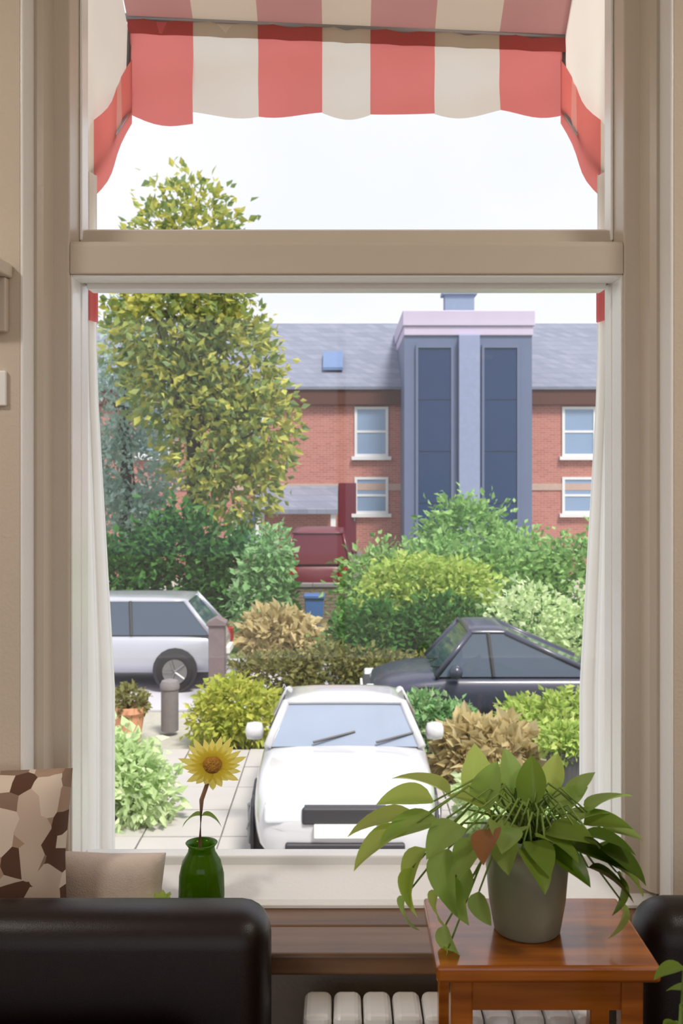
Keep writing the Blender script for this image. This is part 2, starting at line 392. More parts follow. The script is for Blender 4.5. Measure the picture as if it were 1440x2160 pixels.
for x in (2.46, 4.58):
    fr = hp(MB().box(x-.08, x, -2.09, -2, .8, 7.65).box(x+1.05, x+1.13, -2.09, -2, .8, 7.65).box(x, x+1.05, -2.09, -2, 7.55, 7.65).box(x, x+1.05, -2.09, -2, .8, .9), 'tall_window', M['bluepaint'])
    for k in range(4): MB().box(x+.01, x+1.04, -2.05, -2.0, .92+k*1.66, .92+k*1.66+1.62).build('pane', M['darkglass'], fr)
hp(MB().box(3.75, 4.42, -2.22, -2.0, 0, 7.95), 'centre_pier', mat('pale_blue_pier', '868fb0', .55), bevel=.02)
hp(MB().box(3.75, 4.8, 2.0, 2.7, 8.2, 10.0).box(3.65, 4.9, 1.92, 2.78, 10.0, 10.12), 'chimney', mat('chimney_blue', '8090a6', .8))
pt = MB().lathe([(.14, 0), (.11, .35), (.13, .4)], (0, 0, 0), 10).mesh('chimney_pot', M['terra'])
for x in (4.0, 4.55): link('chimney_pot', pt, H, (x, 2.35, 10.12))
sk = hp(MB().prism([(.55, EZ+1.06), (1.6, EZ+1.74), (1.6, EZ+1.84), (.55, EZ+1.16)], 0, -.65, .05), 'roof_light', mat('roof_light_glass', '6078a0', .5))
hp(MB().prism([(-1.6, 2.35), (0, 3.1), (0, 2.95), (-1.6, 2.2)], 0, -2.9, -.12), 'porch_roof', M['slate'])
for x in (-2.8, -.35): hp(MB().box(x, x+.16, -1.5, -1.34, 0, 2.3), 'porch_post', M['whitetrim'])
hp(MB().box(-.3, .7, -.5, 0, 0, .85), 'door_step', M['bollard'])
dr = hp(MB().box(-.1, .5, -.08, 0, .85, 3.2), 'front_door', M['maroon'], bevel=.02); MB().box(.42, .47, -.12, -.08, 1.9, 2.05).build('door_handle', M['metal'], dr)
# grey house seen through the tree
H2 = thing('grey_house', 'grey rendered house partly hidden by the tall tree', 'house', (-14.6, 36, GZ))
MB().box(-5, 5, 0, 8, 0, 6).build('rendered_wall', mat('grey_render', 'a4abb4', .9), H2)
MB().prism([(-.4, 5.9), (4, 9.0), (8.4, 5.9), (8.4, 5.75), (4, 8.8), (-.4, 5.75)], 0, -5.3, 5.3).build('slate_roof', mat('blue_slate', '8894a6', .7), H2)
for x in (-3, 0, 3): 
    o = MB().box(x-.6, x+.6, -.06, .05, 3.6, 5.0).build('window', M['whitetrim'], H2); MB().box(x-.5, x+.5, -.08, -.05, 3.7, 4.9).build('pane', M['winglass'], o)

# ------------------------------------------------------------------ cars
def car(name, label, L, Wd, Ht, paint, loc, rz, hood=.92, cab=(-1.9, -1.2, .25, 1.0), group=None, screen=None, panel_rear=False):
    """+x is forward; cab = rear base, rear top, front top, front base of the glasshouse"""
    t = thing(name, label, 'car', loc, rz, group)
    hw = Wd/2; belt = hood; rb, rt, ft, fb = cab
    def top(x):
        if x > fb: u = (x-fb)/(L/2-fb); return belt-.02-.2*u*u
        if x < rb: u = (rb-x)/(L/2+rb+1e-3) if L/2+rb > .05 else 0; return belt-.08*u
        return belt
    def wid(x):
        u = abs(x)/(L/2); return hw*(1-.16*max(0, (u-.6)/.4)**2)
    xs = [-L/2+L*i/28 for i in range(29)]
    m = MB(); ring = 12
    for i, x in enumerate(xs):
        e = 0 if 0 < i < 28 else .1
        zt, ww = top(x)-e*.8, wid(x)-e*.5
        sec = [(-ww*.9, .22), (-ww*.985, .34), (-ww, .55), (-ww*.985, zt-.16), (-ww*.93, zt-.05), (-ww*.78, zt), (ww*.78, zt), (ww*.93, zt-.05), (ww*.985, zt-.16), (ww, .55), (ww*.985, .34), (ww*.9, .22)]
        m.v += [(x, y, z) for y, z in sec]
    for i in range(28):
        for k in range(ring):
            k2 = (k+1) % ring; m.f.append((i*ring+k, i*ring+k2, (i+1)*ring+k2, (i+1)*ring+k))
    m.f.append(tuple(range(ring))); m.f.append(tuple(28*ring+k for k in range(ring)))
    m.build('body', paint, t, smooth=True, subsurf=1)
    # glasshouse
    b0, b1 = hw*.9, hw*.7; zr = Ht-.05
    g = MB(); lo = [(rb, -b0, belt-.03), (fb, -b0, belt-.03), (fb, b0, belt-.03), (rb, b0, belt-.03)]; hi = [(rt, -b1, zr), (ft, -b1, zr), (ft, b1, zr), (rt, b1, zr)]
    g.v = lo+hi; 
    for nm_, q in (('side_window', (0, 1, 5, 4)), ('windscreen', (1, 2, 6, 5)), ('side_window', (2, 3, 7, 6)), ('rear_panel' if panel_rear else 'rear_window', (3, 0, 4, 7))):
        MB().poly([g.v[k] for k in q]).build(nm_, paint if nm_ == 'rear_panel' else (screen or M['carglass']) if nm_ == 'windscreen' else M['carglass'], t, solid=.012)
    r = MB().grid(8, 8, lambda u, v: (rt-.04+(ft-rt+.08)*u, (v*2-1)*(b1+.02), zr+.055*(1-(2*v-1)**4)*(1-(2*u-1)**6)))
    r.build('roof', paint, t, smooth=True, solid=.03)
    for a, c_ in zip(lo, hi): MB().tube([a, c_], .04, 8).build('pillar', paint, t, smooth=True)
    xm = (rt+ft)/2
    for s in (-1, 1):
        MB().tube([(xm-.05, s*b0, belt-.03), (xm, s*(b1+.005), zr)], .03, 6).build('pillar', M['trimblack'], t)
        mi = MB().lathe([(.02, -.09), (.08, -.07), (.09, 0), (.08, .07), (.02, .09)], (fb-.25, s*(hw+.06), belt+.06), 12, 1); mi.build('mirror', paint, t, smooth=True)
        MB().box(L/2-.2, L/2-.03, s*hw*.62-.17, s*hw*.62+.17, belt-.36, belt-.2).build('headlamp', M['lamp'], t, bevel=.03)
        MB().box(-L/2-.0, -L/2+.14, s*hw*.7-.12, s*hw*.7+.12, belt-.35, belt-.1).build('tail_lamp', M['taillamp'], t, bevel=.03)
        for k, xw in enumerate((L/2-.82, -L/2+.78)):
            MB().lathe([(.36, -.005), (.36, .015), (.30, .02)], (xw, s*(hw-.005)-.005, .34), 20, 1).build('wheel_arch', M['trimblack'], t)
            wh = MB().lathe([(.2, -.11), (.29, -.11), (.32, -.08), (.32, .08), (.29, .11), (.2, .11)], (xw, s*(hw-.09), .32), 24, 1).build('wheel', M['tyre'], t, smooth=True)
            rm = MB()
            for q in range(5): 
                a = 2*PI*q/5; rm.tube([(xw, s*(hw+.045), .32), (xw+.19*math.cos(a), s*(hw+.045), .32+.19*math.sin(a))], .022, 5)
            rm.lathe([(.16, -.02), (.2, -.02), (.2, .015), (.17, .015)], (xw, s*(hw+.02), .32), 20, 1); rm.build('rim', M['metal'], wh)
    MB().box(L/2-.12, L/2+.0, -.36, .36, belt-.36, belt-.22).build('grille', M['trimblack'], t, bevel=.02)
    MB().box(L/2-.08, L/2+.02, -.5, .5, .3, .42).build('air_intake', M['trimblack'], t, bevel=.02)
    MB().box(L/2-.02, L/2+.035, -.26, .26, .47, .58).build('number_plate', M['plate'], t, bevel=.008)
    MB().box(-L/2-.035, -L/2+.02, -.26, .26, .5, .61).build('number_plate', M['plate'], t, bevel=.008)
    for s in (-.3, .3): MB().tube([(fb+.02, s, belt+.02), (fb-.1, s+.4, belt+.09)], .012, 5).build('wiper', M['trimblack'], t)
    return t
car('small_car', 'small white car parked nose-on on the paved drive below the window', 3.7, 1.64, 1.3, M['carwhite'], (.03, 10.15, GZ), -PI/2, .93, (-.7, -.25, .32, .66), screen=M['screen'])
car('estate_car', 'silver car parked side-on by the left of the road', 4.3, 1.75, 1.47, M['carsilver'], (-4.05, 16.9, GZ), PI, .92, (-1.95, -1.5, .3, 1.05))
car('fastback_car', 'dark slate-blue sloping-backed car parked before the right hedge', 4.3, 1.78, 1.42, M['carslate'], (2.45, 14.0, GZ), PI, .84, (-1.0, .25, .72, 1.2))
car('panel_van', 'maroon panel van seen end-on in front of the brick house', 4.2, 1.8, 2.05, M['maroon'], (-.6, 27.2, GZ), PI/2, 1.25, (-2.05, -1.95, .6, 1.2), panel_rear=True)

# ------------------------------------------------------------------ garden masonry and pots
gw = thing('garden_wall', 'low brown brick garden wall across the road beside the dark bush', 'wall', (-1.25, 22.8, GZ))
MB().box(-1.78, 1.78, -.08, .08, 0, .93).build('mortar_core', M['mortar'], gw)
bkm = MB().box(-.105, .105, -.1, .1, -.033, .033).mesh('brick', M['wallbrick'])
for r_ in range(12):
    for k in range(15):
        x = -1.6+k*.225+(.1125 if r_ % 2 else 0)
        if x < 1.68: link('brick', bkm, gw, (x, random.uniform(-.006, .006), .04+r_*.0755))
cpm = MB().box(-.29, .29, -.14, .14, 0, .07).mesh('coping_stone', M['bollard'])
for k in range(6): link('coping_stone', cpm, gw, (-1.48+k*.592, 0, .93))
t = thing('gate_pillar', 'dark mauve stone gate pillar to the right of the silver car', 'pillar', (P(458, 0, 15.2).x, 15.2, GZ))
MB().box(-.12, .12, -.12, .12, 0, 1.2).build('shaft', M['pillar'], t, bevel=.01); MB().prism([(-.15, 1.2), (.15, 1.2), (.15, 1.25), (0, 1.33), (-.15, 1.25)], 1, -.15, .15).build('cap', M['pillar'], t, bevel=.01)
t = thing('bollard', 'short dark stone bollard between the terracotta pot and yellow-green shrub', 'bollard', (P(358, 0, 13.6).x, 13.6, GZ))
MB().lathe([(.12, 0), (.12, .55), (.135, .57), (.135, .62), (.11, .68), (.03, .7)], (0, 0, 0), 18).build('shaft', M['bollard'], t, smooth=True, bevel=.005)
t = thing('recycling_bin', 'blue wheeled bin standing before the garden wall', 'bin', (P(663, 0, 21.9).x, 21.9, GZ))
MB().prism([(-.17, .06), (.17, .06), (.21, .78), (-.21, .78)], 1, -.2, .2).build('body', M['bluebin'], t, bevel=.02); MB().box(-.23, .23, -.24, .22, .78, .86).build('lid', M['bluebin'], t, bevel=.02)
for s in (-.15, .15): MB().lathe([(.07, -.03), (.07, .03)], (s, .2, .07), 12, 0).build('wheel', M['tyre'], t)
def pot(parent, m, r, h, name='pot'):
    MB().lathe([(r*.68, 0), (r*.95, h*.82), (r*1.08, h*.82), (r*1.08, h), (r*.92, h), (r*.9, h*.85)], (0, 0, 0), 20).build(name, m, parent, smooth=False, bevel=.004)

# ------------------------------------------------------------------ foliage
def leaves(blobs, n, size, seed, shell=.55, squash=1.0):
    """n leaf blades scattered through ellipsoid blobs (x,y,z,rx,ry,rz)"""
    R = random.Random(seed); v = []; f = []
    wt = [q[3]*q[4]*q[5] for q in blobs]
    for i in R.choices(range(len(blobs)), wt, k=n):
        x, y, z, rx, ry, rz = blobs[i]
        while True:
            a = Vector((R.gauss(0, 1), R.gauss(0, 1), R.gauss(0, 1)))
            if a.length > .1: break
        a.normalize(); r = shell+(1-shell)*R.random()**.6
        r *= 1+.14*R.gauss(0, 1)
        p = Vector((x+a.x*rx*r, y+a.y*ry*r, z+a.z*rz*r))
        if p.z < .02: p.z = .02+R.random()*.05
        dr = (a+Vector((R.gauss(0, .7), R.gauss(0, .7), R.gauss(0, .7)-.2))).normalized()
        sd = dr.cross(Vector((R.gauss(0, 1), R.gauss(0, 1), R.gauss(0, 1)))).normalized()
        up = sd.cross(dr); L = size*R.uniform(.6, 1.3); wd = L*.3
        b_ = len(v)
        v += [tuple(p), tuple(p+dr*L*.45+sd*wd+up*L*.08), tuple(p+dr*L+up*-.1*L), tuple(p+dr*L*.45-sd*wd+up*L*.08)]
        f += [(b_, b_+1, b_+2), (b_, b_+2, b_+3)]
    m = MB(); m.v = v; m.f = f; return m
def plant(name, label, cat, loc, blobs, n, size, m, seed, stems=6, trunk=None, group=None, potm=None):
    t = thing(name, label, cat, loc, 0, group)
    ph = 0
    if potm: r, h, pm = potm; pot(t, pm, r, h); ph = h*.85
    o = leaves([(x, y, z+ph, a, c_, d) for x, y, z, a, c_, d in blobs], n, size, seed).build('foliage', m, t, fix=False); o['kind'] = 'stuff'
    R = random.Random(seed+1); s = MB()
    if trunk:
        r0, h0 = trunk
        s.tube([(0, 0, -.05), (.1*r0, 0, h0*.4), (-.2*r0, .1*r0, h0*.75), (0, 0, h0)], [r0, r0*.8, r0*.6, r0*.3], 10)
    for k in range(stems):
        x, y, z, a, c_, d = R.choice(blobs)
        e = Vector((x+R.uniform(-.6, .6)*a, y+R.uniform(-.6, .6)*c_, z+ph+R.uniform(-.2, .6)*d))
        st = Vector((0, 0, (trunk[1]*R.uniform(.35, .9) if trunk else ph))) if trunk or potm else Vector((e.x*.6, e.y*.6, 0))
        rr = trunk[0]*.3 if trunk else .012
        s.tube([st, st.lerp(e, .5)+Vector((0, 0, .05)), e], [rr, rr*.7, rr*.3], 5)
    o = s.build('trunk' if trunk else 'stem', M['bark'], t, smooth=True)
    if not trunk: o['kind'] = 'stuff'
    return t
G = {}
G['tree'] = leafmat('tree_leaf', ['6f8450', '8d9a50', 'b0ac54', 'c2c066', '7f9264', '5f7440'], .45, gain=1.25)
G['bright'] = leafmat('yellow_green_leaf', ['9fae4e', 'b6bf5a', 'c9c867', '8f9a45'], .5, gain=1.15)
G['dark'] = leafmat('dark_bush_leaf', ['2f5f2a', '467a3a', '5c8f4a', '28481f'], .3, gain=0.9)
G['conifer'] = leafmat('grey_green_leaf', ['7f9484', '92a69c', 'a0b0ae', '6c8270'], .35, gain=1.5)
G['hedge'] = leafmat('hedge_leaf', ['68904e', '86ad68', '9cbb7a', '557d42'], .4, gain=1.25)
G['lime'] = leafmat('lime_leaf', ['a8c060', 'bccf78', '8fae52', 'cdd487'], .45, gain=1.1)
G['pale'] = leafmat('pale_leaf', ['b7cb98', 'c7d6aa', 'a6bd86', 'd5dfbd'], .45, gain=1.25)
G['olive'] = leafmat('olive_leaf', ['77794a', '8a8a55', '6a6f42', '9b9660'], .35, gain=1.0)
G['mint'] = leafmat('mint_leaf', ['86b478', '9cc48c', '75a468', 'a8bd94'], .4, gain=1.0)
G['straw'] = leafmat('straw_grass', ['c9b98c', 'b8a878', 'd4c79e', 'a89a6c'], .4, gain=1.1)

# tall tree and what grows round it
bl = [(-.1, 0, 8.6, 1.5, 1.2, 2.1), (-.6, 0, 7.0, 1.5, 1.4, 1.6), (.9, .2, 6.2, 1.2, 1.2, 1.6), (1.5, -.3, 4.6, 1.1, 1.1, 1.3), (.5, 0, 4.4, 1.3, 1.2, 1.5), (1.1, -.4, 3.2, 1.1, .9, 1.1), (-.4, -.2, 5.6, 1.2, 1.1, 1.2)]
plant('broadleaf_tree', 'tall yellow-green tree rising past the transom on the left', 'tree', (-3.6, 24.2, GZ), bl, 9500, .25, G['tree'], 11, 18, (.22, 8.5))
bl = [(0, 0, 6.9, .7, .7, 1.5), (-.3, 0, 5.2, 1.0, 1.0, 1.4), (.2, 0, 3.6, 1.2, 1.1, 1.4), (-.3, 0, 2.2, 1.3, 1.2, 1.2)]
plant('conifer_tree', 'grey-green evergreen left of the tall yellow-green tree', 'tree', (-5.9, 27.2, GZ), bl, 5200, .2, G['conifer'], 12, 12, (.2, 7.5))
bl = [(-1.7, 0, 1.0, 1.0, .9, 1.15), (-.4, 0, 1.3, 1.1, .9, 1.45), (.9, 0, 1.0, .9, .9, 1.2), (1.55, 0, .75, .55, .6, .9)]
plant('laurel_bush', 'broad dark green bush at the foot of the tall tree', 'bush', (-3.1, 21.2, GZ), bl, 9000, .2, G['dark'], 13, 14)
bl = [(0, 0, 1.0, .55, .5, 1.0), (.25, 0, 1.8, .4, .4, .7)]
plant('variegated_shrub', 'bright green upright shrub at the right end of the dark bush', 'shrub', (-1.6, 19.4, GZ), bl, 2000, .16, G['mint'], 14, 8)
# right hedge
bl = [(-1.9, 0, .95, 1.0, .8, 1.1), (-.6, .1, 1.0, 1.1, .8, 1.25), (.8, 0, 1.05, 1.1, .9, 1.3), (2.2, .1, 1.0, 1.1, .9, 1.25), (3.4, 0, 1.0, .9, .9, 1.2)]
plant('hedge', 'long rounded green hedge in front of the blue-grey bay', 'hedge', (2.75, 20.4, GZ), bl, 13000, .17, G['hedge'], 15, 16)
bl = [(0, 0, 1.35, .75, .5, .65), (.9, 0, 1.3, .7, .5, .6), (-.5, 0, 1.2, .45, .5, .55)]
plant('golden_shrub', 'yellow-green shrub on the left front of the long hedge', 'shrub', (1.3, 18.45, GZ), bl, 4200, .15, G['lime'], 16, 8)
bl = [(-.8, 0, .6, .8, .6, .75), (.4, 0, .65, .9, .6, .8), (1.3, 0, .5, .6, .6, .65)]
plant('dark_shrub', 'dark green low shrub under the golden shrub, behind the slate car', 'shrub', (1.4, 16.95, GZ), bl, 5000, .14, G['dark'], 17, 10)
bl = [(0, 0, .9, .8, .7, 1.6), (.9, 0, .8, .6, .6, 1.2)]
plant('rounded_shrub', 'pale green tall shrub above the hedge beside the bay base', 'shrub', (3.2, 25.5, GZ), [(0, 0, 1.4, 1.3, .9, 1.5)], 3600, .2, G['hedge'], 18, 8)
bl = [(-.9, 0, .3, .7, .4, .4), (0, 0, .35, .7, .4, .45), (.9, 0, .3, .7, .4, .4), (1.7, 0, .3, .6, .4, .36)]
plant('border_shrub', 'low olive border planting between gate pillar and slate car', 'shrub', (-.16, 15.7, GZ), bl, 4200, .12, G['olive'], 19, 10)
bl = [(0, 0, .55, .55, .4, .5), (.5, 0, .5, .45, .4, .42)]
plant('straw_border', 'straw-coloured grasses right of the mauve gate pillar', 'grass', (-1.25, 17.95, GZ), bl, 1500, .2, G['straw'], 20, 8)
bl = [(0, 0, .42, .42, .35, .45), (.35, 0, .35, .34, .3, .38), (-.3, 0, .3, .28, .3, .32)]
plant('euphorbia', 'yellow-green shrub left of the white car, behind the sunflower', 'shrub', (P(490, 0, 13).x, 13, GZ), bl, 2400, .11, G['bright'], 21, 10)
plant('potted_shrub', 'terracotta pot with a small shrub at the left of the drive', 'potted plant', (P(272, 0, 13.1).x, 13.1, GZ), [(0, 0, .12, .24, .24, .18)], 450, .1, G['olive'], 22, 6, potm=(.22, .46, M['terra']))
bl = [(0, 0, .42, .4, .35, .48), (-.3, 0, .55, .35, .3, .5), (.28, 0, .3, .25, .3, .33)]
plant('hydrangea', 'pale green rounded shrub at the lower left of the drive', 'shrub', (P(262, 0, 10).x, 10, GZ), bl, 2200, .12, G['pale'], 23, 8)
# right-hand beds
bl = [(0, 0, 1.0, .7, .45, .75), (.9, 0, .8, .7, .45, .75), (1.6, 0, .8, .6, .45, .7)]
plant('pale_shrub', 'pale cream-green tall shrub behind the tail of the slate car', 'shrub', (2.95, 15.8, GZ), bl, 3200, .13, G['pale'], 24, 8)
plant('lime_shrub', 'lime-green shrub low at the right, before the pale shrub', 'shrub', (2.86, 12.5, GZ), [(0, 0, .35, .55, .4, .42), (.6, 0, .35, .5, .4, .42), (-.5, 0, .3, .4, .4, .4)], 3000, .12, G['lime'], 25, 8)
plant('mint_shrub', 'mint-green shrub at the front wing of the slate car', 'shrub', (1.04, 12.5, GZ), [(0, 0, .33, .38, .35, .4), (.35, 0, .3, .35, .35, .35)], 2200, .11, G['mint'], 26, 8)
plant('ornamental_grass', 'tan feathery grass clump right of the white car', 'grass', (1.52, 11.5, GZ), [(0, 0, .26, .4, .3, .32), (.35, 0, .26, .35, .3, .3)], 2000, .22, G['straw'], 27, 8)
plant('planter_shrub', 'dark square planter with yellow-green shrub at the right', 'potted plant', (P(1190, 0, 10.9).x, 10.9, GZ), [(0, 0, .15, .24, .24, .18)], 900, .1, G['lime'], 28, 6, potm=(.21, .5, M['darkpot']))
plant('front_shrub', 'light green leafy shrub nearest the window at right', 'shrub', (1.95, 9.6, GZ), [(-.42, 0, .3, .42, .35, .34), (-.1, .05, .2, .3, .3, .22), (.85, 0, .35, .36, .35, .4)], 3000, .11, G['pale'], 29, 8)

# ------------------------------------------------------------------ awning outside the window
A = thing('awning', 'red and cream striped canvas awning over the outside of the window', 'awning', (C, 2.15, EYE+1.0))
AX, AY, AZ = C, 2.15, EYE+1.0
def apart(mb, name, m, **k):
    mb.v = [(x-AX, y-AY, z-AZ) for x, y, z in mb.v]; return mb.build(name, m, A, **k)
edges = [-.665, -.461, -.26, -.06, .09, .29, .49, .70]
fz = EYE+1.38
def FZ(x): return EYE+1.385-.03*(x/.69)
for i in range(7):
    x0, x1 = edges[i], edges[i+1]; m = M['red'] if i % 2 == 0 else M['cream']; ph = i*1.3
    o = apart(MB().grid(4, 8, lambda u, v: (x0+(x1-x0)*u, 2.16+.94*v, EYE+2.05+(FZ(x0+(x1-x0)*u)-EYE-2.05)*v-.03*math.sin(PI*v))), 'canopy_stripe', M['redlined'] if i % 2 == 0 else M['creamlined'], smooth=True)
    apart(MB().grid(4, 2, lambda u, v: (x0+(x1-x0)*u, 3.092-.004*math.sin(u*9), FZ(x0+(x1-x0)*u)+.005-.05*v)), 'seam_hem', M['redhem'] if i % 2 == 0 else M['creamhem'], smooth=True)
    def val(u, v):
        x = x0+(x1-x0)*u
        return (x, 3.1+.022*v*math.sin(x*19+ph*.2)+.008*math.sin(v*9+x*4), FZ(x)-(.262+.03*(.69-x)*0-(.03*x/.69))*v-.012*math.sin(PI*u)*v-(.035*u if i == 0 else 0)*v)
    apart(MB().grid(8, 8, val), 'valance_flap', m, smooth=True)
apart(MB().tube([(-.69, 3.1, FZ(-.69)+.008), (.72, 3.1, FZ(.72)+.008)], .013, 10), 'front_bar', M['metal'], smooth=True)
def side(s, d): return C+.005+s*(.662+(d-2.25)*.02)
def edgez(d): return EYE+.52+(d-2.25)*.72
for s in (-1, 1):
    def wing(u, v):
        d = 2.25+.85*u; lo = edgez(d)+.0; hi = EYE+2.0-(d-2.16)/.94*.62
        return (side(s, d)+s*.01*math.sin(u*14)*(1-v), d, lo+(hi-lo)*v)
    apart(MB().grid(16, 8, wing), 'side_wing', M['cream'], smooth=True)
    for k, (d0, d1) in enumerate(((2.58, 3.1), (2.4, 2.58), (2.25, 2.4))):
        def hem(u, v):
            d = d0+(d1-d0)*u; return (side(s, d)-s*(.012+.008*math.sin(u*PI*2)), d, edgez(d)-.04-.02*math.sin(u*PI)+.2*v)
        apart(MB().grid(8, 4, hem), 'side_valance', M['red'] if k % 2 == 0 else M['cream'], smooth=True)
    apart(MB().tube([(side(s, 2.25), 2.15, edgez(2.22)), (side(s, 3.1), 3.1, edgez(3.1)-.0), (side(s, 3.1), 3.1, fz)], .01, 8), 'support_arm', M['metal'], smooth=True)
    def drape(z0, z1, off=0):
        def fn(u, v):
            z = z0+(z1-z0)*v; q = (EYE+.74-z)/1.4; wdt = .052+.045*min(1, max(0, q-.35)*1.8)
            return (C+.004+s*(.668-wdt*u-off*u), 2.45-off+.018*math.sin(u*PI*5), z)
        return fn
    apart(MB().grid(20, 12, drape(EYE+.74, EYE-.95)), 'side_curtain', M['curtain'], smooth=True)
    apart(MB().grid(20, 3, drape(EYE+.455, EYE+.375, .004)), 'curtain_band', M['redband'], smooth=True)

# ------------------------------------------------------------------ furniture
def cushiony(mb_box, name, m, parent, bev=.05):
    o = MB().box(*mb_box).build(name, m, parent, smooth=True)
    md = o.modifiers.new('b', 'BEVEL'); md.width = bev; md.segments = 5
    return o
sf = thing('leather_sofa', 'dark brown leather sofa under the window at lower left', 'sofa', (-.98, 1.3, 0))
cushiony((-.95, .865, .26, .385, .18, .80), 'back_frame', M['leather'], sf, .05)
for k in range(2): cushiony((-.75+.77*k, .0+.77*k, .08, .26, .42, .66), 'back_cushion', M['leather'], sf, .06)
for k in range(2): cushiony((-.75+.77*k, .0+.77*k, -.5, .12, .28, .45), 'seat_cushion', M['leather'], sf, .05)
for s in (-.95, .75): cushiony((s, s+.17 if s < 0 else .865, -.52, .27, .1, .58), 'arm', M['leather'], sf, .05)
cushiony((-.8, .8, -.48, .3, .1, .29), 'base', M['leather'], sf, .02)
for x in (-.85, .8):
    for y in (-.45, .3): MB().lathe([(.022, 0), (.03, .11)], (x, y, 0), 12).build('leg', M['board'], sf)
ac = thing('leather_armchair', 'near-black leather armchair at the lower right corner behind the stool', 'armchair', (.9, 1.3, 0))
cushiony((-.42, .42, .28, .4, .15, .8), 'backrest', M['leather'], ac, .055)
cushiony((-.3, .3, -.35, .3, .28, .45), 'seat_cushion', M['leather'], ac, .05)
for s in (-1, 1): cushiony((min(s*.42, s*.29), max(s*.42, s*.29), -.38, .29, .1, .58), 'arm', M['leather'], ac, .05)
cushiony((-.3, .3, -.35, .3, .1, .29), 'base', M['leather'], ac, .02)
for x in (-.35, .35):
    for y in (-.32, .34): MB().lathe([(.02, 0), (.028, .11)], (x, y, 0), 12).build('leg', M['board'], ac)

# plant stool
ST = (.292, 1.515); SZ = EYE-.693
st = thing('plant_stool', 'small orange-brown polished wooden stool carrying the potted plant', 'stool', (ST[0], ST[1], 0))
MB().box(-.158, .158, -.115, .115, SZ-.024, SZ).build('top', M['stool'], st, bevel=.005)
MB().box(-.125, .125, -.098, -.082, SZ-.07, SZ-.024).build('apron', M['stool'], st); MB().box(-.125, .125, .082, .098, SZ-.07, SZ-.024).build('apron', M['stool'], st)
for s in (-1, 1): MB().box(min(s*.128, s*.112), max(s*.128, s*.112), -.08, .08, SZ-.07, SZ-.024).build('apron', M['stool'], st)
for x in (-.121, .121):
    for y in (-.088, .088):
        MB().prism([(x-.016, 0), (x+.01, 0), (x+.016, SZ-.024), (x-.016, SZ-.024)], 1, y-.014, y+.014).build('leg', M['stool'], st, bevel=.003)
    MB().box(x-.008, x+.008, -.075, .075, .22, .245).build('stretcher', M['stool'], st)

# potted plant on the stool
pp = thing('potted_houseplant', 'leafy trailing houseplant in a grey-green pot on the wooden stool', 'potted plant', (.282, 1.515, SZ))
MB().lathe([(.046, 0), (.05, .004), (.058, .05), (.064, .12), (.066, .135), (.07, .138), (.07, .152), (.062, .152), (.06, .12), (.0, .12)], (0, 0, 0), 36).build('pot', M['pot'], pp, smooth=True)
MB().lathe([(.0, .118), (.058, .128), (.02, .134), (0, .136)], (0, 0, 0), 20).build('soil', M['soil'], pp, smooth=True)
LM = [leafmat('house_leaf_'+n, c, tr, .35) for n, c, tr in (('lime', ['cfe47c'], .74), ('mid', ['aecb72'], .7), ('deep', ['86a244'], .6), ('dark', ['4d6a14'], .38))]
def leafmesh(L, Wd, droop, m):
    def fn(u, v):
        a = u; s = v*2-1
        wdt = Wd*(math.sin(PI*min(1, a**.72))**.8)*.5+.0004
        return (s*wdt, L*a-droop*L*.25*a*a, -droop*L*a*a*.6+abs(s)*wdt*.35+.03*L*math.sin(a*9)*abs(s)*.25)
    return MB().grid(10, 6, fn).mesh('leaf', m, True, fix=False)
LV = [[leafmesh(.085, .05, dr, m) for dr in (.1, .5, 1.0)] for m in LM]
R = random.Random(5); stems = MB()
def addleaf(px, py, dd, kind, size, tilt, yaw, droop=1, roll=0):
    tip = P(px, py, dd) - Vector(pp.location)
    base = Vector((R.uniform(-.02, .02), R.uniform(-.02, .02), .13))
    mid = base.lerp(tip, .5)+Vector((0, 0, .05+.12*abs(tip.x)))
    stems.tube([base, base.lerp(mid, .6)+Vector((0, 0, .015)), mid, tip], [.0022, .002, .0018, .0014], 5)
    link('leaf', LV[kind][droop], pp, tip, (tilt, roll, yaw), (size, size, size))
